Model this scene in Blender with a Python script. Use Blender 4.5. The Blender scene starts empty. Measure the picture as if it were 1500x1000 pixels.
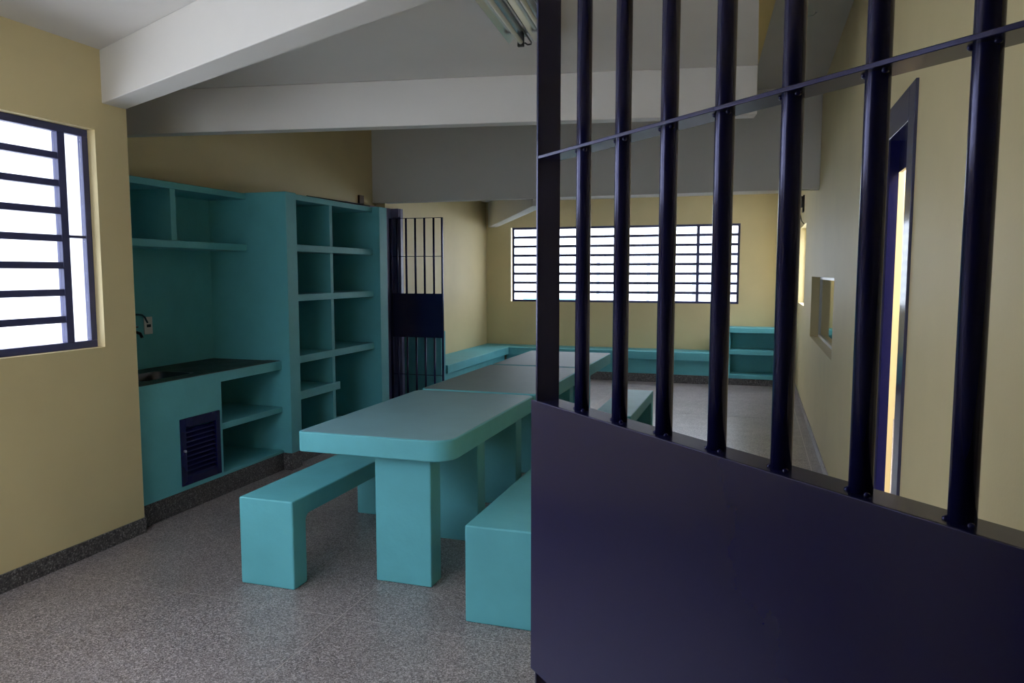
import bpy, bmesh, math, random
from mathutils import Vector, Matrix
random.seed(4)
S = bpy.context.scene
COL = S.collection
# ------------------------------------------------------------------ camera
cam_d = bpy.data.cameras.new('camera'); cam = bpy.data.objects.new('camera', cam_d); COL.objects.link(cam)
cam_d.sensor_width = 36.0; cam_d.lens = 1100/1500*36.0; cam_d.clip_start = 0.05
cam.location = (0, 0, 1.68)
YAW = math.atan(355/1100); PITCH = math.atan(100/1100)
cam.rotation_euler = (math.pi/2-PITCH, 0, YAW)
S.camera = cam
# ------------------------------------------------------------------ sky, exposure
W = bpy.data.worlds.new('sky'); S.world = W; W.use_nodes = True
bg = W.node_tree.nodes['Background']
wn = W.node_tree            # overcast sky: horizon one third as bright as the zenith
tc = wn.nodes.new('ShaderNodeTexCoord'); sx = wn.nodes.new('ShaderNodeSeparateXYZ'); wn.links.new(tc.outputs['Generated'], sx.inputs[0])
mr = wn.nodes.new('ShaderNodeMapRange'); wn.links.new(sx.outputs['Z'], mr.inputs['Value'])
mr.inputs['From Min'].default_value = 0; mr.inputs['From Max'].default_value = 1; mr.inputs['To Min'].default_value = 3.8; mr.inputs['To Max'].default_value = 12.0
wn.links.new(mr.outputs[0], bg.inputs[1])
bg.inputs[0].default_value = (0.81, 0.86, 1.0, 1)
S.view_settings.view_transform = 'Standard'; S.view_settings.look = 'None'
S.view_settings.exposure = 0.32; S.view_settings.gamma = 1.0; S.view_settings.use_curve_mapping = False

# ------------------------------------------------------------------ materials
def new_mat(name):
    m = bpy.data.materials.new(name); m.use_nodes = True
    return m, m.node_tree, m.node_tree.nodes['Principled BSDF']
def coords(nt):
    g = nt.nodes.new('ShaderNodeNewGeometry'); return g.outputs['Position']
def ramp(nt, fac, stops):
    r = nt.nodes.new('ShaderNodeValToRGB'); e = r.color_ramp.elements
    while len(e) < len(stops): e.new(0.5)
    for i, (p, c) in enumerate(stops): e[i].position = p; e[i].color = (*c, 1)
    nt.links.new(fac, r.inputs[0]); return r.outputs[0]
def noise(nt, pos, scale, detail=3, rough=.55):
    n = nt.nodes.new('ShaderNodeTexNoise'); n.inputs['Scale'].default_value = scale
    n.inputs['Detail'].default_value = detail; n.inputs['Roughness'].default_value = rough
    nt.links.new(pos, n.inputs['Vector']); return n.outputs['Fac']
def bump(nt, b, h, strength, dist=.01):
    k = nt.nodes.new('ShaderNodeBump'); k.inputs['Strength'].default_value = strength; k.inputs['Distance'].default_value = dist
    nt.links.new(h, k.inputs['Height']); nt.links.new(k.outputs[0], b.inputs['Normal'])
def paint(name, c, rough=.6, var=.05, bs=.25, scale=2.5, bscale=60, spec=.4):
    m, nt, b = new_mat(name); p = coords(nt)
    lo = tuple(v*(1-var) for v in c); hi = tuple(min(1, v*(1+var)) for v in c)
    nt.links.new(ramp(nt, noise(nt, p, scale, 5), [(.3, lo), (.7, hi)]), b.inputs['Base Color'])
    b.inputs['Roughness'].default_value = rough; b.inputs['Specular IOR Level'].default_value = spec
    if bs: bump(nt, b, noise(nt, p, bscale, 4), bs, .004)
    return m
def stone(name, stops, rough, scale=170, dark=(.05, .05, .05)):
    m, nt, b = new_mat(name); p = coords(nt)
    v = nt.nodes.new('ShaderNodeTexVoronoi'); v.inputs['Scale'].default_value = scale; nt.links.new(p, v.inputs['Vector'])
    sep = nt.nodes.new('ShaderNodeSeparateColor'); nt.links.new(v.outputs['Color'], sep.inputs[0])
    c = ramp(nt, sep.outputs[0], stops)
    big = ramp(nt, noise(nt, p, 1.3, 4), [(.3, (.82, .80, .80)), (.7, (1.1, 1.1, 1.12))])
    mx = nt.nodes.new('ShaderNodeMix'); mx.data_type = 'RGBA'; mx.blend_type = 'MULTIPLY'; mx.inputs[0].default_value = 1
    nt.links.new(c, mx.inputs[6]); nt.links.new(big, mx.inputs[7]); nt.links.new(mx.outputs[2], b.inputs['Base Color'])
    nt.links.new(ramp(nt, noise(nt, p, 6, 3), [(.3, (rough*.85,)*3), (.7, (rough*1.15,)*3)]), b.inputs['Roughness'])
    return m
M = {}
M['yellow'] = paint('cream yellow wall paint', (.72, .60, .335), .55, .03, .12)
M['white'] = paint('white ceiling paint', (.70, .67, .64), .6, .02, .1)
M['teal'] = paint('turquoise masonry paint', (.13, .47, .53), .5, .07, .35, 3.5, 35, .35)
M['top1'] = paint('turquoise grey tabletop', (.23, .43, .49), .45, .06, .2, 3, 30, .35)  # greyer than the turquoise table edges
M['top2'] = paint('greyer tabletop', (.20, .31, .33), .5, .06, .2, 3, 30, .3)  # second and third tables, greyer and darker than the first
M['terrazzo'] = stone('grey terrazzo', [(0, (.09, .078, .075)), (.35, (.225, .193, .187)), (.7, (.34, .30, .295)), (1, (.60, .54, .54))], .34, 190)
M['divider'] = paint('pale divider strip', (.62, .56, .53), .4, .05, 0)
M['base'] = stone('dark granite skirting', [(0, (.03, .03, .035)), (.5, (.085, .08, .08)), (.85, (.15, .14, .14)), (1, (.32, .31, .31))], .35, 130)
M['granite'] = stone('black polished granite', [(0, (.006, .010, .009)), (.7, (.02, .028, .025)), (1, (.06, .07, .065))], .5, 160)
M['navy'] = paint('navy enamel paint', (.008, .009, .062), .22, .06, 0, 5, 14, .9)
M['navy'].node_tree.nodes['Principled BSDF'].inputs['Specular Tint'].default_value = (.58, .58, 1, 1)
M['navy_frame'] = paint('navy window enamel', (.045, .05, .15), .35, .1, .1, 5, 24, .5)
M['violet'] = paint('glossy slate enamel on door frame', (.06, .06, .13), .16, .05, .1, 5, 24, .6)
M['slate'] = paint('slate violet paint', (.15, .145, .27), .35, .05, .1, 5, 24, .5)
M['black'] = paint('black plastic', (.012, .012, .012), .4, .1, 0)
M['plate'] = paint('pale plastic plate', (.82, .80, .79), .35, .02, 0)
M['cable'] = paint('blue grey cable sheath', (.03, .10, .14), .45, .05, 0)
M['wood'] = paint('brown wood', (.10, .06, .03), .6, .1, 0)
M['fence'] = paint('pale blue fence paint', (.35, .45, .62), .6, .05, 0)
M['exterior'] = paint('outdoor white render', (.82, .82, .86), .7, .03, 0)
M['ground'] = paint('outdoor concrete', (.5, .5, .48), .8, .06, 0)
def metal(name, c, r):
    m, nt, b = new_mat(name); b.inputs['Base Color'].default_value = (*c, 1); b.inputs['Metallic'].default_value = 1
    b.inputs['Roughness'].default_value = r; return m
M['steel'] = metal('brushed steel', (.55, .56, .57), .3)
M['reflector'] = metal('aluminium reflector', (.72, .76, .78), .18)
M['mirror'] = metal('mirrored observation pane', (.62, .64, .60), .04)
M['darksteel'] = metal('dark sink steel', (.10, .10, .11), .35)
m, nt, b = new_mat('unlit fluorescent tube glass'); b.inputs['Base Color'].default_value = (.72, .72, .62, 1); b.inputs['Roughness'].default_value = .15
M['tube'] = m
m, nt, b = new_mat('window glass'); nt.nodes.remove(b)
tr = nt.nodes.new('ShaderNodeBsdfTransparent'); tr.inputs[0].default_value = (.95, .97, .97, 1)
gl = nt.nodes.new('ShaderNodeBsdfGlossy'); gl.inputs['Roughness'].default_value = .02
mx = nt.nodes.new('ShaderNodeMixShader'); mx.inputs[0].default_value = .06
nt.links.new(tr.outputs[0], mx.inputs[1]); nt.links.new(gl.outputs[0], mx.inputs[2]); nt.links.new(mx.outputs[0], nt.nodes['Material Output'].inputs[0])
M['glass'] = m

# ------------------------------------------------------------------ helpers
LOC = {}
def bx(bm, x0, x1, y0, y1, z0, z1):
    v = [bm.verts.new((x, y, z)) for z in (z0, z1) for y in (y0, y1) for x in (x0, x1)]
    for f in ((0, 2, 3, 1), (4, 5, 7, 6), (0, 1, 5, 4), (2, 6, 7, 3), (0, 4, 6, 2), (1, 3, 7, 5)):
        bm.faces.new([v[i] for i in f])
def prism(bm, pts, z0, z1):
    a = [bm.verts.new((x, y, z0)) for x, y in pts]; b_ = [bm.verts.new((x, y, z1)) for x, y in pts]
    n = len(pts); bm.faces.new(a[::-1]); bm.faces.new(b_)
    for i in range(n): bm.faces.new((a[i], a[(i+1) % n], b_[(i+1) % n], b_[i]))
def prism_x(bm, pts, x0, x1):          # profile (y, z) swept along x
    a = [bm.verts.new((x0, y, z)) for y, z in pts]; b_ = [bm.verts.new((x1, y, z)) for y, z in pts]
    n = len(pts); bm.faces.new(a); bm.faces.new(b_[::-1])
    for i in range(n): bm.faces.new((a[(i+1) % n], a[i], b_[i], b_[(i+1) % n]))
    bmesh.ops.recalc_face_normals(bm, faces=bm.faces)
def tube(bm, pts, r, seg=10):
    pts = [Vector(p) for p in pts]; rings = []
    for i, p in enumerate(pts):
        t = (pts[min(i+1, len(pts)-1)]-pts[max(i-1, 0)]).normalized()
        a = t.orthogonal().normalized() if i == 0 else (rings[-1][1]-t*rings[-1][1].dot(t)).normalized()
        b_ = t.cross(a)
        rings.append(([bm.verts.new(p+(a*math.cos(k*2*math.pi/seg)+b_*math.sin(k*2*math.pi/seg))*r) for k in range(seg)], a))
    for i in range(len(rings)-1):
        for k in range(seg):
            bm.faces.new((rings[i][0][k], rings[i][0][(k+1) % seg], rings[i+1][0][(k+1) % seg], rings[i+1][0][k]))
    bm.faces.new(rings[0][0][::-1]); bm.faces.new(rings[-1][0])
    bmesh.ops.recalc_face_normals(bm, faces=bm.faces)
def B(*boxes):
    bm = bmesh.new()
    for q in boxes: bx(bm, *q)
    return bm
def obj(name, bm, mat, parent=None, bevel=0, segs=2, smooth=False, origin=None, flush=None):
    me = bpy.data.meshes.new(name); 
    bmesh.ops.recalc_face_normals(bm, faces=bm.faces)
    if parent is not None: off = LOC[parent.name]
    elif origin: off = Vector(origin)
    else:
        xs = [v.co for v in bm.verts]
        off = Vector(((min(v.x for v in xs)+max(v.x for v in xs))/2, (min(v.y for v in xs)+max(v.y for v in xs))/2, min(v.z for v in xs)))
    if flush is not None:       # horizontal edges at this height butt against the next part and stay sharp
        lay = bm.edges.layers.float.new('bevel_weight_edge')
        for e in bm.edges:
            lo = e.verts[0].co.z, e.verts[1].co.z
            coplanar = len(e.link_faces) == 2 and e.calc_face_angle(0) < .6
            butt = abs(lo[0]-flush) < 1e-4 and abs(lo[1]-flush) < 1e-4
            e[lay] = 0. if coplanar or butt else 1.
            if butt: e.smooth = False
    bmesh.ops.translate(bm, verts=bm.verts, vec=-off)
    bm.to_mesh(me); bm.free(); me.materials.append(mat)
    o = bpy.data.objects.new(name, me); COL.objects.link(o)
    if parent is not None: o.parent = parent; LOC[o.name] = LOC[parent.name].copy()
    else: o.location = off; LOC[o.name] = off.copy()
    if smooth or bevel:
        for p in me.polygons: p.use_smooth = True
    if bevel:
        d = o.modifiers.new('bevel', 'BEVEL'); d.width = bevel; d.segments = segs; d.harden_normals = True; d.limit_method = 'ANGLE' if flush is None else 'WEIGHT'
    elif smooth:
        d = o.modifiers.new('edge', 'EDGE_SPLIT'); d.split_angle = math.radians(40)
    return o
def copy_at(src, loc, parent=None, rot=None):   # an alike piece sharing the mesh; loc in parent's space
    c = src.copy(); COL.objects.link(c); c.location = loc
    if parent is not None: c.parent = parent
    if rot: c.rotation_euler = rot
    return c
def piece(name, bm, mat, parent, loc, bevel=0, smooth=False, rot=None):
    """mesh built round its own origin, placed at world loc under parent"""
    o = obj(name, bm, mat, None, bevel, 2, smooth, origin=(0, 0, 0)); 
    o.parent = parent; o.location = Vector(loc)-LOC[parent.name]; LOC[o.name] = Vector(loc)
    if rot: o.rotation_euler = rot
    return o
def empty(name, loc, rz=0):
    o = bpy.data.objects.new(name, None); COL.objects.link(o); o.location = loc; o.rotation_euler = (0, 0, rz)
    o.empty_display_size = .1; LOC[o.name] = Vector(loc); return o
def tag(o, label=None, cat=None, group=None, kind=None):
    if label: o['label'] = label
    if cat: o['category'] = cat
    if group: o['group'] = group
    if kind: o['kind'] = kind
    return o
def struct(name, bm, mat, label=None, bevel=0, segs=2):
    o = obj(name, bm, mat, None, bevel, segs); o['kind'] = 'structure'
    if label: o['label'] = label
    return o

# ------------------------------------------------------------------ room shell
YF = 12.1; XL = -3.74; XB = -4.5; XLF = -4.36; XR = .6; ZC = 3.0; ZH = 3.57; Y0 = -1.6
fl = struct('floor', B((-4.7, .8, Y0, 12.3, -.12, -.001)), M['divider'], 'speckled grey terrazzo floor in large fields with thin pale joints')
gx = [-4.7, -4.295, -1.895, .505, .8]; gy = [Y0, 1.12, 3.12, 5.12, 7.12, 9.12, 11.12, 12.3]
for i in range(len(gx)-1):
    for j in range(len(gy)-1):
        g = .0022
        obj('terrazzo_panel', B((gx[i]+g, gx[i+1]-g, gy[j]+g, gy[j+1]-g, -.006, 0)), M['terrazzo'], fl)
# near left wall with window opening
WY0, WY1, WZ0, WZ1 = .72, 3.557, 1.235, 2.525
struct('wall_left', B((XL-.105, XL, .34, WY0, 0, ZC), (XL-.105, XL, WY1, 3.80, 0, ZC), (XL-.105, XL, WY0, WY1, 0, WZ0), (XL-.105, XL, WY0, WY1, WZ1, ZC)), M['yellow'], 'cream yellow wall at the left holding the near louvred window')
struct('wall_left_outside', B((XB-.2, XL-.105, 3.62, 3.80, -.13, ZC)), M['exterior'], 'white rendered outside wall seen through the near louvred window')
struct('wall_left_back', B((XB-.2, XB, 3.8, 8.42, 0, ZH)), M['yellow'], 'cream yellow wall behind the turquoise kitchen and shelves')
struct('wall_left_far', B((XB-.2, XLF, 8.42, YF, 0, ZH)), M['yellow'], 'cream yellow wall at far left beyond the small barred gate')
FX0, FX1, FZ0, FZ1 = -3.93, -.235, 1.205, 2.44
struct('wall_far', B((XB-.2, FX0, YF, YF+.2, 0, ZH), (FX1, XR+.2, YF, YF+.2, 0, ZH), (FX0, FX1, YF, YF+.2, 0, FZ0), (FX0, FX1, YF, YF+.2, FZ1, ZH)),
       M['yellow'], 'cream yellow end wall with the wide louvred window')
# right wall: door 3.42-4.12, observation opening, slot
N0, N1, NZ0, NZ1 = 6.5, 9.0, .98, 1.642
Q0, Q1, QZ0, QZ1 = 10.3, 11.6, 1.26, 2.32
D0, D1, DZ = 3.50, 4.06, 2.36
T = .14
struct('wall_right', B((XR, XR+T, Y0, D0, 0, ZH), (XR, XR+T, D0, D1, DZ, ZH), (XR, XR+.040, D1, 4.5, 0, 2.46), (XR, XR+T, D1, 4.5, 2.46, ZH), (XR, XR+T, 4.5, N0, 0, ZH), (XR, XR+T, N0, N1, 0, NZ0), (XR, XR+T, N0, N1, NZ1, ZH),
       (XR, XR+T, N1, Q0, 0, ZH), (XR, XR+T, Q0, Q1, 0, QZ0), (XR, XR+T, Q0, Q1, QZ1, ZH), (XR, XR+T, Q1, YF, 0, ZH)), M['yellow'],
       'cream wall along the right side seen through the bars')
GX0, GX1 = -3.6, -1.6
struct('wall_front', B((XL, GX0, .34, .49, 0, ZC), (GX1, -.86, .34, .49, 0, ZC), (GX0, GX1, .34, .49, 0, 1.2), (GX0, GX1, .34, .49, 2.6, ZC), (-.86, -.02, .34, .49, 2.45, ZC), (-.02, XR, .34, .49, 2.45, ZH)), M['yellow'], 'cream wall with the barred gate doorway beside the camera')
struct('wall_corridor', B((-1.1, XR, Y0-.1, Y0, 0, ZH), (-1.2, -1.1, Y0-.1, .34, 0, ZC)), M['yellow'], 'cream corridor wall behind the camera')
# ceilings
bm = bmesh.new()
prism(bm, [(XB-.2, .34), (-1.2, .34), (-1.2, Y0), (-.02, Y0), (-.02, 5.30), (XB-.2, 4.56)], ZC, ZC+.12)
struct('ceiling', bm, M['white'], 'white flat ceiling over the tables nearest the camera')
o = struct('ceiling_high', B((-.02, XR+.2, Y0, 5.3, ZH, ZH+.12), (XB-.2, XR+.2, 5.3, 8.5, ZH, ZH+.12), (XB-.2, -.02, 4.4, 5.3, ZH, ZH+.12)), M['white'], 'raised white ceiling strip along the right and behind the second beam')
struct('ceiling_far', B((XB-.2, XR+.2, 8.5, YF, 2.87, 2.99)), M['white'], 'lower white ceiling in front of the end window')
bm = bmesh.new(); prism(bm, [(XB-.2, 4.46), (-.02, 5.20), (-.02, 5.30), (XB-.2, 4.56)], ZC+.12, ZH)
struct('trim_7', bm, M['white'], 'white upstand above the edge of the low ceiling')
# beams
def beam(name, p, q, w, z0, z1, label):
    p = Vector(p); q = Vector(q); d = (q-p).normalized(); n = Vector((-d.y, d.x))*w
    bm = bmesh.new(); prism(bm, [tuple(p), tuple(q), tuple(q+n), tuple(p+n)], z0, z1)
    return struct(name, bm, M['white'], label, .006)
beam('trim_1', (-3.80, 3.645), (.1, 1.93), .165, 2.69, 3.0, 'white ceiling beam running from the near left wall corner toward the upper right')
beam('trim_2', (-4.6, 4.45), (-.02, 5.165), .115, 2.69, 3.0, 'white ceiling beam crossing above the turquoise shelves')
struct('trim_3', B((XB, XR, 8.36, 8.5, 2.536, ZH)), M['white'], 'deep off-white lintel beam crossing the room before the end window', .006)
beam('trim_4', (-4.32, 12.07), (-2.47, 8.42), .15, 2.45, 2.87, 'white ceiling beam rising from the far left corner')
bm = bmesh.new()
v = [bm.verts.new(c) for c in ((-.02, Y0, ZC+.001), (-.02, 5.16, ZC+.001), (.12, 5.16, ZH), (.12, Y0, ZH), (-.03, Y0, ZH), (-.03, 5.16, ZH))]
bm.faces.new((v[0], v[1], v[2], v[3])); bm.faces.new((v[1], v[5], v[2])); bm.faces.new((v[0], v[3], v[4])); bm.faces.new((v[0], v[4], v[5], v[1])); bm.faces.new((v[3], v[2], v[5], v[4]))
struct('trim_bounce', bm, M['yellow'], 'added splayed strip beside the edge of the low ceiling, yellow for bounced light')  # added facet, yellow bounce light put into its colour
# skirtings
def skirt(name, box, label): return struct(name, B(box), M['base'], label, .003)
skirt('baseboard_left', (XL, XL+.015, .49, 3.80, 0, .10), 'dark speckled granite skirting under the near left wall')
skirt('baseboard_left_far', (XLF, XLF+.012, 8.55, 8.9, 0, .10), 'short dark skirting by the small barred gate')
skirt('baseboard_right_near', (XR-.012, XR, Y0, 3.40, 0, .075), 'skirting under the near right wall')
struct('baseboard_right', B((XR-.012, XR, 4.14, 11.7, 0, .075)), M['terrazzo'], 'pale grey terrazzo skirting along the right wall', .003)

# ------------------------------------------------------------------ windows
def pane_piece(axis, w, h):
    return B((-w/2, w/2, -.002, .002, 0, h)) if axis == 'x' else B((-.002, .002, -w/2, w/2, 0, h))
# left window: plane of constant x
fx = XL-.075
def yb(y0, y1, z0, z1, d=.018): return (fx-d, fx+d, y0, y1, z0, z1)
ft = .042
w1 = struct('window_1', B(yb(WY0, WY1, WZ1-ft, WZ1), yb(WY0, WY1, WZ0, WZ0+ft), yb(WY0, WY0+ft, WZ0+ft, WZ1-ft), yb(WY1-ft, WY1, WZ0+ft, WZ1-ft)),
            M['navy_frame'], 'near louvred window with navy steel bars in the left wall', .003)
mull = [.907, 2.14, 3.37]; mw = .05
for y in mull: piece('mullion', B((-.022, .022, -mw/2, mw/2, 0, WZ1-WZ0-2*ft)), M['navy_frame'], w1, (fx, y, WZ0+ft), .003)
bays = [(mull[0]+mw/2, mull[1]-mw/2), (mull[1]+mw/2, mull[2]-mw/2)]
bh = .038; n = 8; ph = (WZ1-WZ0-2*ft-(n-1)*bh)/n
for (a, c) in bays:
    L = c-a
    bp = None; pp = None
    for k in range(n):
        z = WZ0+ft+k*(ph+bh)
        loc = (fx, (a+c)/2, z)
        if pp is None: pp = piece('pane', pane_piece('y', L, ph), M['glass'], w1, loc)
        else: copy_at(pp, Vector(loc)-LOC[w1.name], w1)
        if k < n-1:
            loc = (fx, (a+c)/2, z+ph)
            if bp is None: bp = piece('louvre_bar', B((-.016, .016, -L/2, L/2, 0, bh), (.016, .024, -L/2, L/2, 0, .008)), M['navy_frame'], w1, loc)
            else: copy_at(bp, Vector(loc)-LOC[w1.name], w1)
zm = 1.885
for (a, c) in ((WY0+ft, mull[0]-mw/2), (mull[2]+mw/2, WY1-ft)):
    piece('side_bar', B((-.012, .012, -(c-a)/2, (c-a)/2, 0, .016)), M['navy_frame'], w1, (fx, (a+c)/2, zm))
    piece('pane', pane_piece('y', c-a, zm-WZ0-ft), M['glass'], w1, (fx, (a+c)/2, WZ0+ft))
    piece('pane', pane_piece('y', c-a, WZ1-ft-zm-.016), M['glass'], w1, (fx, (a+c)/2, zm+.016))
# far window
fy = YF+.04; ft = .036
def xb(x0, x1, z0, z1, d=.018): return (x0, x1, fy-d, fy+d, z0, z1)
w2 = struct('window_2', B(xb(FX0+.02, FX1, FZ1-ft, FZ1), xb(FX0+.02, FX1, FZ0, FZ0+ft), xb(FX0+.02, FX0+.02+ft, FZ0+ft, FZ1-ft), xb(FX1-ft, FX1, FZ0+ft, FZ1-ft)),
            M['navy_frame'], 'wide louvred window with navy steel bars in the end wall', .003)
mull = [-3.22, -2.04, -.862]; mw = .045
for x in mull: piece('mullion', B((-mw/2, mw/2, -.022, .022, 0, FZ1-FZ0-2*ft)), M['navy_frame'], w2, (x, fy, FZ0+ft), .003)
ed = [FX0+.02+ft]+[q for x in mull for q in (x-mw/2, x+mw/2)]+[FX1-ft]
bh = .041; ph = (FZ1-FZ0-2*ft-(n-1)*bh)/n
for i in range(0, len(ed), 2):
    a, c = ed[i], ed[i+1]; L = c-a; bp = pp = None
    for k in range(n):
        z = FZ0+ft+k*(ph+bh); loc = ((a+c)/2, fy, z)
        if pp is None: pp = piece('pane', pane_piece('x', L, ph), M['glass'], w2, loc)
        else: copy_at(pp, Vector(loc)-LOC[w2.name], w2)
        if k < n-1:
            loc = ((a+c)/2, fy, z+ph)
            if bp is None: bp = piece('louvre_bar', B((-L/2, L/2, -.016, .016, 0, bh)), M['navy_frame'], w2, loc)
            else: copy_at(bp, Vector(loc)-LOC[w2.name], w2)
w5 = struct('window_added', B(*[(x0, x1, .39, .43, z0, z1) for x0, x1, z0, z1 in ((GX0, GX1, 1.2, 1.24), (GX0, GX1, 2.56, 2.6), (GX0, GX0+.04, 1.24, 2.56), (GX1-.04, GX1, 1.24, 2.56), (-2.77, -2.73, 1.24, 2.56))]),
            M['navy_frame'], 'unseen window added in the front wall to let daylight onto the benches', .003)  # out of view, added to bring daylight onto the bench fronts
obj('pane', B((GX0+.04, -2.77, .408, .412, 1.24, 2.56)), M['glass'], w5); obj('pane', B((-2.73, GX1-.04, .408, .412, 1.24, 2.56)), M['glass'], w5)
# mirrored panes in the right wall openings
w3 = struct('window_3', B((XR+.085, XR+.11, N0, N1, NZ0, NZ0+.03), (XR+.085, XR+.11, N0, N1, NZ1-.03, NZ1), (XR+.085, XR+.11, N0, N0+.03, NZ0+.03, NZ1-.03), (XR+.085, XR+.11, N1-.03, N1, NZ0+.03, NZ1-.03)),
            M['steel'], 'deep set observation window low in the right wall')
obj('pane', B((XR+.098, XR+.104, N0+.03, N1-.03, NZ0+.03, NZ1-.03)), M['mirror'], w3)
w4 = struct('window_4', B((XR+.085, XR+.11, Q0, Q1, QZ0, QZ0+.03), (XR+.085, XR+.11, Q0, Q1, QZ1-.03, QZ1), (XR+.085, XR+.11, Q0, Q0+.03, QZ0+.03, QZ1-.03), (XR+.085, XR+.11, Q1-.03, Q1, QZ0+.03, QZ1-.03)),
            M['steel'], 'tall deep set window in the right wall near the end of the room')
obj('pane', B((XR+.098, XR+.104, Q0+.03, Q1-.03, QZ0+.03, QZ1-.03)), M['glass'], w4)

# ------------------------------------------------------------------ doors
d1 = struct('door_1', B((XR-.012, XR+T+.01, 3.42, 3.55, 0, 2.456), (XR-.012, XR+.041, 4.06, 4.12, 0, 2.456), (XR-.012, XR+T+.01, 3.55, 4.06, 2.311, 2.456)),
            M['violet'], 'glossy dark steel door frame in the right wall', .003)
obj('door_stop', B((XR+.06, XR+.075, 3.55, 3.565, 0, 2.311), (XR+.04, XR+.055, 3.565, 4.045, 2.16, 2.311), (XR+.0, XR+.041, 4.045, 4.06, 0, 2.311)), M['navy'], d1)
# passage behind the door
struct('wall_passage', B((1.9, 2.0, 1.5, 9.5, 0, 3.0), (XR+T, 2.0, 9.5, 9.6, 0, 3.0), (XR+T, 2.0, 1.4, 1.5, 0, 3.0)), M['yellow'], 'yellow passage wall seen through the right door')
struct('floor_passage', B((XR+T+.07, 2.0, 1.4, 9.6, -.12, 0)), M['terrazzo'], 'terrazzo floor of the passage behind the right door')
d2 = struct('door_2', B((XLF, -4.24, 8.60, 8.67, 0, 2.48), (XB, -4.37, 7.5, 7.57, 0, 2.48), (XB, -4.37, 7.57, 8.30, 2.39, 2.48), (XB, -4.36, 8.30, 8.419, 0, 2.48), (XLF, -4.25, 8.56, 8.60, 2.38, 2.48), (XLF, XLF+.012, 8.421, 8.60, 0, 2.48)), M['slate'],
            'dark violet steel door frame at the end of the turquoise shelves', .003)

# ------------------------------------------------------------------ barred gates
def gate(name, origin, rz, n_bars, s, first, width, z, depth, bar_r, mat, label, panel_first):
    """built in local space: x along the gate from the free end to the hinge, y backward from the camera side"""
    g = empty(name, origin, rz)
    tag(g, label, 'gate')
    def part(nm, boxes, bevel=.0015, parent=None):
        bm = B(*boxes); me = bpy.data.meshes.new(nm); bm.to_mesh(me); bm.free(); me.materials.append(mat)
        o = bpy.data.objects.new(nm, me); COL.objects.link(o); o.parent = parent or g
        for p in me.polygons: p.use_smooth = True
        d = o.modifiers.new('bevel', 'BEVEL'); d.width = bevel; d.segments = 2; d.harden_normals = True
        return o
    t = .007
    ztop, zmid, zp1, zp0, zlow, zbot = z
    ts_ = t if depth > .04 else .022
    part('end_stile', [(0, ts_, 0, depth, zbot, ztop)])
    part('hinge_stile', [(width-ts_, width, 0, depth, zbot, ztop)])
    part('top_rail', [(t, width-t, 0, depth, ztop-t, ztop)])
    part('middle_rail', [(t, width-t, 0, depth, zmid-t, zmid)])
    part('panel_top_rail', [(t, width-t, 0, depth, zp1-t, zp1)])
    part('panel_bottom_rail', [(t, width-t, 0, depth, zp0, zp0+t)])
    part('lower_rail', [(t, width-t, 0, depth, zlow-t, zlow)])
    part('bottom_rail', [(t, width-t, 0, depth, zbot, zbot+t)])
    pl = part('sheet_panel', [(panel_first, width, -.003, 0, zp0, zp1)] if depth > .04 else [(panel_first, width, depth, depth+.003, zp0, zp1)], .001)
    bars = {}
    for seg, (a, c) in enumerate(((zbot+t, zp0), (zp1, ztop-t))):
        bm = bmesh.new(); tube(bm, [(0, 0, a), (0, 0, c)], bar_r, 20)
        me = bpy.data.meshes.new('bar'); bm.to_mesh(me); bm.free(); me.materials.append(mat)
        for p in me.polygons: p.use_smooth = len(p.vertices) == 4
        for k in range(n_bars):
            x = first+k*s
            if x > width-.03: break
            o = bpy.data.objects.new('bar', me); COL.objects.link(o); o.parent = g; o.location = (x, depth/2, 0)
    # small weld beads where the bars pass the rails
    bm = bmesh.new()
    for k in range(n_bars):
        x = first+k*s
        if x > width-.03: break
        for zz in (zmid-t, zp1):
            for sx in (-1, 1):
                bmesh.ops.create_icosphere(bm, subdivisions=1, radius=bar_r*.34, matrix=Matrix.Translation((x+sx*bar_r*.95, depth*.5-bar_r*.45, zz)))
    me = bpy.data.meshes.new('weld_beads'); bm.to_mesh(me); bm.free(); me.materials.append(mat)
    for p in me.polygons: p.use_smooth = True
    o = bpy.data.objects.new('weld_beads', me); COL.objects.link(o); o.parent = g; o['kind'] = 'stuff'
    return g, part
# near gate: front line from free end to hinge
U = Vector((.7130829, -.70107972)); NB = Vector((.70107972, .7130829))
P0 = Vector((-.44867866, 1.55740588))          # front edge of the free end stile
barsP = Vector((-.33011, 1.47589))             # first bar, on the bar line
first = (barsP-P0).dot(U); 
ang = math.atan2(U.y, U.x)
g1, gp = gate('barred_gate', (P0.x, P0.y, 0), ang, 14, .1298, first, 1.44, (2.42, 1.927, 1.404, .788, .30, .03), .056, .0148, M['navy'],
          'navy barred gate standing open in the foreground with a solid lower sheet panel', -.0145)
gp('hinge', [(1.44, 1.452, .01, .035, .5, .6)]); gp('hinge', [(1.44, 1.452, .01, .035, 1.9, 2.0)])
# far gate
g2, gp = gate('barred_gate', (-4.345, 8.50, 0), 0, 5, .1235, .098, .715, (2.356, 1.89, 1.43, .885, .42, .004), .022, .013, M['navy'],
          'small navy barred gate standing open beside the turquoise shelves', 0)
lb = gp('lock_box', [(.24, .695, -.022, -.002, 1.03, 1.27)], .003)
gp('bolt_slot', [(.26, .70, -.03, -.022, 1.15, 1.175)], .002, lb)

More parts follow.
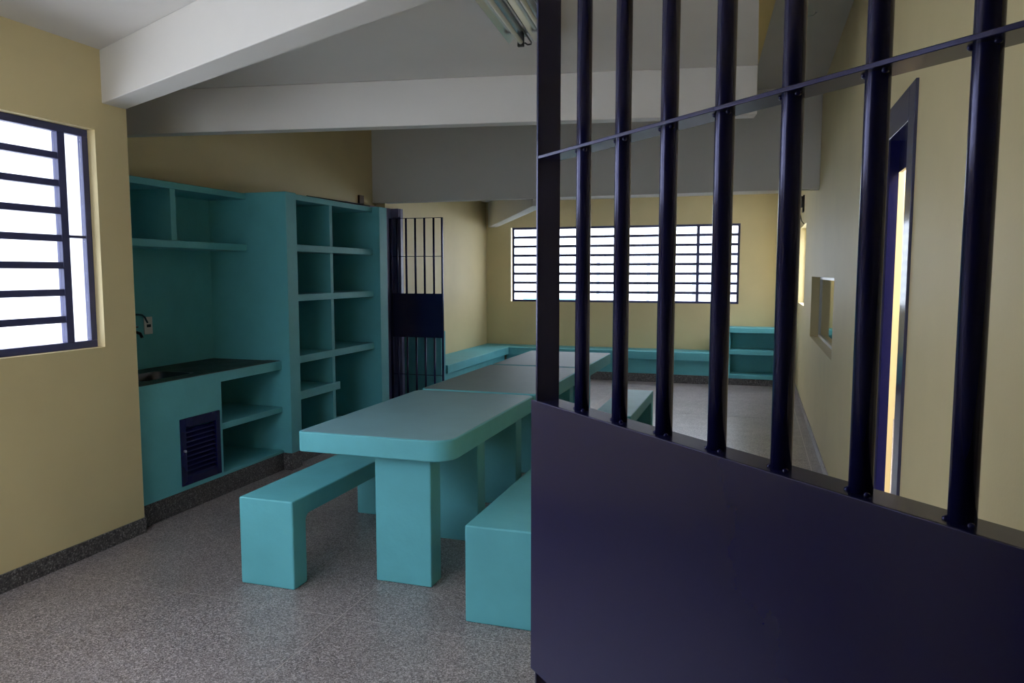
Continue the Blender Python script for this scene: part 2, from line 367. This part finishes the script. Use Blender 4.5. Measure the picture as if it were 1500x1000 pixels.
# ------------------------------------------------------------------ kitchen counter
kc = empty('kitchen_counter', (-4.15, 4.62, 0))
tag(kc, 'turquoise masonry kitchen counter with a louvred hatch and open shelves at the left wall', 'counter')
CX = -3.80; CB = XB+.002
VY0, VY1, VZ0, VZ1 = 4.21, 4.625, .178, .66
obj('front_panel', B((CX-.06, CX, 3.802, VY0, .148, .94), (CX-.06, CX, VY0, VY1, .148, VZ0), (CX-.06, CX, VY0, VY1, VZ1, .94), (CX-.06, CX, VY1, 4.65, .148, .94)), M['teal'], kc)
obj('partition', B((CB, CX-.06, 4.59, 4.65, .148, .90)), M['teal'], kc)
obj('front_lip', B((CX-.03, CX, 4.65, 5.418, .868, .94)), M['teal'], kc)
obj('top_slab', B((CB, CX-.03, 4.65, 5.418, .868, .90)), M['teal'], kc)
obj('shelf', B((CB, CX-.005, 4.65, 5.418, .50, .549)), M['teal'], kc, .005)
obj('bottom_shelf', B((CB, CX, 4.65, 5.418, .148, .172)), M['teal'], kc, .004)
obj('plinth', B((CB, CX-.004, 3.802, 5.418, 0, .148)), M['base'], kc, .003)
dr = obj('hatch_door', B((CX-.025, CX+.006, VY0+.003, VY0+.055, VZ0+.003, VZ1-.003), (CX-.025, CX+.006, VY1-.05, VY1-.003, VZ0+.003, VZ1-.003),
         (CX-.025, CX+.006, VY0+.055, VY1-.05, VZ1-.07, VZ1-.003), (CX-.025, CX+.006, VY0+.055, VY1-.05, VZ0+.003, VZ0+.06)), M['navy'], kc, .003)
sl = None
for k in range(10):
    loc = (CX-.01, (VY0+VY1)/2, VZ0+.075+k*.0345)
    if sl is None: sl = piece('slat', B((-.018, .018, -(VY1-VY0)/2+.055, (VY1-VY0)/2-.05, -.003, .003)), M['navy'], dr, loc, rot=(0, math.radians(42), 0))
    else: copy_at(sl, Vector(loc)-LOC[dr.name], dr)
bm = bmesh.new(); tube(bm, [(CX+.006, VY0+.03, .43), (CX+.02, VY0+.03, .43)], .009, 14); obj('knob', bm, M['steel'], dr, smooth=True)
# worktop with sink
wt = empty('worktop', (-4.16, 4.61, .90)); tag(wt, 'dark polished granite worktop with an inset sink on the turquoise counter', 'worktop')
SX0, SX1, SY0, SY1 = -4.30, -3.95, 4.06, 4.56
WX1 = CX-.014
obj('slab', B((CX-.061, WX1-.001, 3.802, 5.418, .9401, .943), (CB, SX0, 3.802, 5.418, .901, .94), (SX1, CX-.061, 3.802, 5.418, .901, .943), (SX0, SX1, 3.802, SY0, .901, .94), (SX0, SX1, SY1, 5.418, .901, .94)), M['granite'], wt)
bm = bmesh.new()
def rr(x0, x1, y0, y1, r, seg=6):
    pts = []
    for cx, cy, a0 in ((x1-r, y1-r, 0), (x0+r, y1-r, 90), (x0+r, y0+r, 180), (x1-r, y0+r, 270)):
        for k in range(seg+1):
            a = math.radians(a0+90*k/seg); pts.append((cx+r*math.cos(a), cy+r*math.sin(a)))
    return pts
rings = []
for ins, z in ((-.012, .942), (.006, .941), (.012, .92), (.03, .80), (.07, .775)):
    rings.append([bm.verts.new((x, y, z)) for x, y in rr(SX0+ins, SX1-ins, SY0+ins, SY1-ins, .07)])
for a, c in zip(rings, rings[1:]):
    for k in range(len(a)): bm.faces.new((a[k], a[(k+1) % len(a)], c[(k+1) % len(a)], c[k]))
bm.faces.new(rings[-1])
sk = obj('sink_bowl', bm, M['darksteel'], wt, smooth=True)
bm = bmesh.new(); tube(bm, [(-4.12, 4.33, .776), (-4.12, 4.33, .781)], .035, 20); obj('drain', bm, M['steel'], sk)
# upper shelf
us = empty('wall_shelf', (-4.3, 4.61, 1.87)); tag(us, 'turquoise two-compartment masonry wall shelf above the sink counter', 'shelf')
UX = -4.11
obj('top_board', B((CB, UX, 3.802, 5.418, 2.30, 2.35)), M['teal'], us, .005)
obj('bottom_board', B((CB, UX, 3.802, 5.418, 1.868, 1.923)), M['teal'], us, .005)
obj('divider', B((CB, UX-.004, 4.555, 4.61, 1.923, 2.30)), M['teal'], us, .004)
obj('back_panel', B((XB, XB+.012, 3.802, 5.418, .942, 2.35)), M['teal'], us)
# tall shelving
ts = empty('shelving_unit', (-4.12, 6.32, 0)); tag(ts, 'tall turquoise masonry shelving unit with ten open compartments', 'shelves')
PX = -3.72
obj('side_pier', B((CB, PX, 5.42, 5.572, .146, 2.355)), M['teal'], ts, .006)
obj('side_pier', B((CB, PX, 7.055, 7.222, .0, 2.365)), M['teal'], ts, .006)
obj('back_panel', B((XB+.001, XB+.02, 5.572, 7.055, .146, 2.355)), M['teal'], ts)
obj('top_board', B((XB+.02, CX, 5.572, 7.055, 2.31, 2.36)), M['teal'], ts, .005)
for z0, z1 in ((1.868, 1.93), (1.435, 1.496), (.888, .955)): obj('shelf', B((XB+.02, CX, 5.572, 7.055, z0, z1)), M['teal'], ts, .005)
obj('short_shelf', B((XB+.02, CX+.004, 5.572, 6.35, .565, .64)), M['teal'], ts, .005)
for z0, z1 in ((.146, .565), (.64, .888), (.955, 1.435), (1.496, 1.868), (1.93, 2.31)): obj('divider', B((XB+.02, CX-.004, 6.228, 6.278, z0, z1)), M['teal'], ts, .004)
obj('base_slab', B((XB+.001, CX, 5.572, 7.055, .11, .146)), M['teal'], ts)
obj('plinth', B((XB+.001, PX-.004, 5.42, 5.572, 0, .146), (XB+.001, CX-.01, 5.572, 7.055, 0, .11)), M['base'], ts)
o = obj('cable', (lambda bm: (tube(bm, [(-3.86, 5.95, 2.371), (-3.84, 6.3, 2.372), (-3.83, 6.7, 2.372), (-3.82, 7.04, 2.372)], .006, 8), bm)[1])(bmesh.new()), M['black'], None, smooth=True)
tag(o, 'thin black cable lying along the top of the tall shelving unit', 'cable')
o = obj('junction_box', B((XB+.0, XB+.03, 8.0, 8.1, 2.5, 2.6)), M['wood'], None, .004)
tag(o, 'small brown box on the yellow wall just above the tall shelves', 'electrical box')
# outlet, cable, tap
ol = empty('wall_outlet', (XB+.012, 4.68, 1.21)); tag(ol, 'white rectangular power outlet plate on the turquoise wall above the sink', 'outlet')
obj('plate', B((XB+.012, XB+.02, 4.637, 4.72, 1.208, 1.342)), M['plate'], ol, .003)
obj('socket', B((XB+.02, XB+.023, 4.66, 4.70, 1.262, 1.284)), M['black'], ol, .001)
bm = bmesh.new(); tube(bm, [(XB+.022, 4.42, 1.363), (XB+.024, 4.56, 1.366), (XB+.026, 4.61, 1.362), (XB+.03, 4.632, 1.345), (XB+.034, 4.648, 1.31), (XB+.028, 4.66, 1.30)], .007, 10)
tag(obj('cable', bm, M['cable'], None, smooth=True), 'dark blue grey cable curving into the outlet above the sink', 'cable')
tp = empty('tap', (XB+.012, 4.47, 1.2)); tag(tp, 'dark wall tap beside the outlet above the sink', 'tap')
bm = bmesh.new(); tube(bm, [(XB+.012, 4.47, 1.24), (XB+.02, 4.47, 1.24)], .028, 16); obj('flange', bm, M['darksteel'], tp, smooth=True)
bm = bmesh.new(); tube(bm, [(XB+.02, 4.47, 1.24), (XB+.10, 4.47, 1.24), (XB+.14, 4.47, 1.23), (XB+.155, 4.47, 1.20)], .011, 12); obj('spout', bm, M['darksteel'], tp, smooth=True)
bm = bmesh.new(); tube(bm, [(XB+.06, 4.47, 1.25), (XB+.06, 4.47, 1.275)], .008, 10); tube(bm, [(XB+.06, 4.445, 1.275), (XB+.06, 4.53, 1.275)], .006, 10); obj('handle', bm, M['darksteel'], tp, smooth=True)

# ------------------------------------------------------------------ tables and benches
def round_slab(x0, x1, y0, y1, z0, z1, radii):
    """radii: near-left, near-right, far-right, far-left"""
    pts = []
    for (cx, cy, sx, sy, a0, r) in ((x0, y0, 1, 1, 180, radii[0]), (x1, y0, -1, 1, 270, radii[1]), (x1, y1, -1, -1, 0, radii[2]), (x0, y1, 1, -1, 90, radii[3])):
        for k in range(7):
            a = math.radians(a0+90*k/6); pts.append((cx+sx*r+r*math.cos(a), cy+sy*r+r*math.sin(a)))
    bm = bmesh.new(); prism(bm, pts, z0, z1); return bm
def table(y0, y1, legs, label, radii, top):
    t = empty('dining_table', (-1.88, (y0+y1)/2, 0)); tag(t, label, 'table', 'turquoise masonry tables in a row')
    obj('tabletop', round_slab(-2.335, -1.445, y0, y1, .72, .83, radii), M['teal'], t, .008, 3)
    obj('top_surface', round_slab(-2.335+.012, -1.445-.012, y0+.012, y1-.012, .8295, .8312, [max(r-.01, .01) for r in radii]), top, t)
    for a in legs: obj('leg', B((-1.935, -1.605, a, a+.135, 0, .72)), M['teal'], t, .008)
table(3.445, 4.985, (3.57, 4.285), 'turquoise masonry table nearest the camera, its rounded front corner in view', (.035, .12, .05, .07), M['top1'])
table(5.03, 6.575, (5.07, 5.95), 'middle turquoise masonry table of the row of three', (.05, .03, .03, .05), M['top2'])
table(6.615, 7.92, (6.72, 7.5), 'turquoise masonry table at the far end of the row', (.04, .03, .03, .03), M['top2'])
def bench(x0, x1, y0, y1, label, h=.48):
    z1 = h; zu = h-.103; lt = .125; r = .035
    prof = [(y0, 0), (y0+lt, 0), (y0+lt, zu-r)]
    for k in range(1, 5):
        a = math.radians(180-90*k/4); prof.append((y0+lt+r+r*math.cos(a), zu-r+r*math.sin(a)))
    for k in range(0, 5):
        a = math.radians(90-90*k/4); prof.append((y1-lt-r+r*math.cos(a), zu-r+r*math.sin(a)))
    prof += [(y1-lt, 0), (y1, 0), (y1, z1), (y0, z1)]
    # seat and two legs as separate parts of one bench
    t = empty('bench', ((x0+x1)/2, (y0+y1)/2, 0)); tag(t, label, 'bench', 'turquoise masonry benches at the tables')
    bm = bmesh.new(); seat = [(y0, zu-r)]+prof[2:-4]+[(y1, zu-r), (y1, z1), (y0, z1)]
    prism_x(bm, seat, x0, x1); obj('seat', bm, M['teal'], t, .009, 3, flush=zu-r)
    for a in (y0, y1-lt): obj('leg', B((x0, x1, a, a+lt, 0, zu-r)), M['teal'], t, .009, 3, flush=zu-r)
bench(-2.62, -2.285, 3.315, 4.70, 'turquoise masonry bench on the left side of the nearest table')
bench(-1.29, -.95, 3.26, 4.66, 'turquoise masonry bench at right of the nearest table, partly behind the gate panel')
bench(-1.30, -.965, 6.25, 7.72, 'turquoise masonry bench at right of the farthest table, seen through the bars')
bench(-1.30, -.965, 4.80, 6.16, 'turquoise masonry bench at right of the middle table, mostly behind the gate panel')

# ------------------------------------------------------------------ end of the room: low wall, fixed seats, shelving
lw = obj('low_wall', B((XLF+.002, -3.83, 8.9, 9.04, 0, .93)), M['teal'], None, .008); tag(lw, 'turquoise low partition wall behind the small barred gate', 'partition')
fs = empty('bench', (-4.08, 10.4, 0)); tag(fs, 'long turquoise masonry seat along the far left wall', 'bench')
obj('seat_slab', B((XLF+.002, -3.80, 9.042, 11.60, .365, .48)), M['teal'], fs, .008)
obj('support', B((XLF+.002, -3.87, 9.042, 11.60, .08, .365)), M['teal'], fs)
obj('plinth', B((XLF+.002, -3.86, 9.042, 11.60, 0, .08)), M['base'], fs)
fs = empty('bench', (-2.2, 11.85, 0)); tag(fs, 'turquoise masonry seat running under the end window', 'bench')
obj('seat_slab', B((XLF+.002, -.392, 11.602, YF-.002, .355, .48)), M['teal'], fs, .008)
obj('support', B((-3.86, -.392, 11.66, YF-.002, .13, .355)), M['teal'], fs)
obj('plinth', B((-3.86, -.392, 11.65, YF-.002, 0, .13)), M['base'], fs)
lu = empty('low_shelf', (.1, 11.9, 0)); tag(lu, 'low turquoise masonry shelf unit in the far right corner', 'shelves')
ex = XR-.002
obj('back_panel', B((-.39, ex, YF-.04, YF-.002, .1, .80)), M['teal'], lu)
obj('top_board', B((-.39, ex, 11.70, YF-.002, .79, .865)), M['teal'], lu, .005)
obj('shelf', B((-.39, ex, 11.70, YF-.04, .462, .533)), M['teal'], lu, .005)
obj('base_slab', B((-.39, ex, 11.70, YF-.04, .10, .16)), M['teal'], lu, .005)
obj('side_pier', B((-.39, -.33, 11.72, YF-.04, .16, .462), (-.39, -.33, 11.72, YF-.04, .533, .79)), M['teal'], lu)
obj('plinth', B((-.39, ex, 11.71, YF-.002, 0, .10)), M['base'], lu)

# ------------------------------------------------------------------ ceiling light
cl = empty('ceiling_light', (-1.125, 3.45, 2.90)); tag(cl, 'unlit twin tube fluorescent fixture with bright metal reflectors on the ceiling', 'ceiling light')
LY0, LY1, LX = 2.85, 4.05, -1.27
obj('housing', B((LX+.03, LX+.26, LY0, LY1, 2.965, 2.998)), M['reflector'], cl, .003)
for k in range(2):
    x0 = LX+k*.145
    bm = bmesh.new()
    prof = [(x0, 2.93), (x0+.035, 2.962), (x0+.105, 2.962), (x0+.14, 2.93)]
    a = [bm.verts.new((x, LY0, z)) for x, z in prof]; c = [bm.verts.new((x, LY1, z)) for x, z in prof]
    a2 = [bm.verts.new((x, LY0, z+.003)) for x, z in prof]; c2 = [bm.verts.new((x, LY1, z+.003)) for x, z in prof]
    for i in range(3): bm.faces.new((a[i], a[i+1], c[i+1], c[i])); bm.faces.new((a2[i], c2[i], c2[i+1], a2[i+1]))
    bm.faces.new((a[0], c[0], c2[0], a2[0])); bm.faces.new((a[3], a2[3], c2[3], c[3]))
    obj('reflector', bm, M['reflector'], cl)
    bm = bmesh.new(); tube(bm, [(x0+.07, LY0+.03, 2.928), (x0+.07, LY1-.03, 2.928)], .013, 14); obj('tube', bm, M['tube'], cl, smooth=True)
    for ya in (LY0+.01, LY1-.03): obj('lamp_holder', B((x0+.052, x0+.088, ya, ya+.02, 2.905, 2.965)), M['black'], cl, .003)
    bm = bmesh.new(); tube(bm, [(x0+.128, LY0+.02, 2.925), (x0+.128, LY1-.02, 2.925), (x0+.12, LY1+.012, 2.925), (x0+.10, LY1+.018, 2.925), (x0+.088, LY1-.0, 2.93)], .0045, 8)
    obj('wire', bm, M['black'], cl, smooth=True)
cl.rotation_euler = (0, 0, math.radians(4.7))
# hanging wire on the raised ceiling
bm = bmesh.new(); tube(bm, [(.26, 5.98, 3.568), (.27, 5.98, 3.535), (.31, 5.99, 3.525), (.35, 6.0, 3.53), (.37, 6.03, 3.555), (.365, 6.06, 3.568)], .004, 8)
tag(obj('wire', bm, M['steel'], None, smooth=True), 'thin loose wire loop under the raised ceiling at upper right', 'wire')
# device on right wall
dv = empty('wall_speaker', (.57, 11.0, 2.42)); tag(dv, 'small dark device with a dangling cable high on the right wall below the lintel', 'wall device')
obj('bracket', B((XR-.02, XR, 10.86, 11.06, 2.50, 2.72)), M['black'], dv, .003)
obj('body', B((XR-.075, XR-.02, 10.9, 11.02, 2.56, 2.71)), M['black'], dv, .012)
obj('lower_body', B((XR-.11, XR-.045, 10.93, 11.0, 2.46, 2.56)), M['black'], dv, .012)
bm = bmesh.new(); tube(bm, [(XR-.05, 10.92, 2.50), (XR-.04, 10.88, 2.42), (XR-.03, 10.82, 2.37), (XR-.008, 10.72, 2.33)], .006, 8); obj('cable', bm, M['black'], dv, smooth=True)

# ------------------------------------------------------------------ outside
bm = bmesh.new()
struct('ground', B((-40, 40, -40, 60, -.4, -.13)), M['ground'], 'pale concrete yard outside the windows')
struct('trim_6', B((-4.75, XL-.105, .34, 3.6, 2.66, 2.76)), M['exterior'], 'white roof overhang outside the near left window', .01)
o = obj('garden_wall', B((-4.6, -3.2, 15.0, 15.15, -.13, 1.16)), M['teal'], None, .01); tag(o, 'low pale turquoise wall outside the end window at left', 'wall')
for x, lb_ in ((-3.06, 'pale post outside the end window, leftmost of three'), (-2.04, 'thin pale post outside the middle of the end window'), (-1.15, 'pale post outside the end window, nearest its right mullion')):
    o = obj('fence_post', B((x-.03, x+.03, 15.0+.2, 15.06+.2, -.13, 2.02)), M['fence'], None, .006); tag(o, lb_, 'post', 'fence posts outside the end window')
bl = empty('outdoor_lamp', (-4.5, 3.25, 2.56)); tag(bl, 'small grey lamp under the roof overhang outside the near window', 'lamp')
bm = bmesh.new(); tube(bm, [(-4.5, 3.25, 2.66), (-4.5, 3.25, 2.63)], .05, 16); obj('lamp_base', bm, M['steel'], bl, smooth=True)
bm = bmesh.new(); bmesh.ops.create_uvsphere(bm, u_segments=16, v_segments=8, radius=.045, matrix=Matrix.Translation((-4.5, 3.25, 2.60))); obj('bulb', bm, M['plate'], bl, smooth=True)
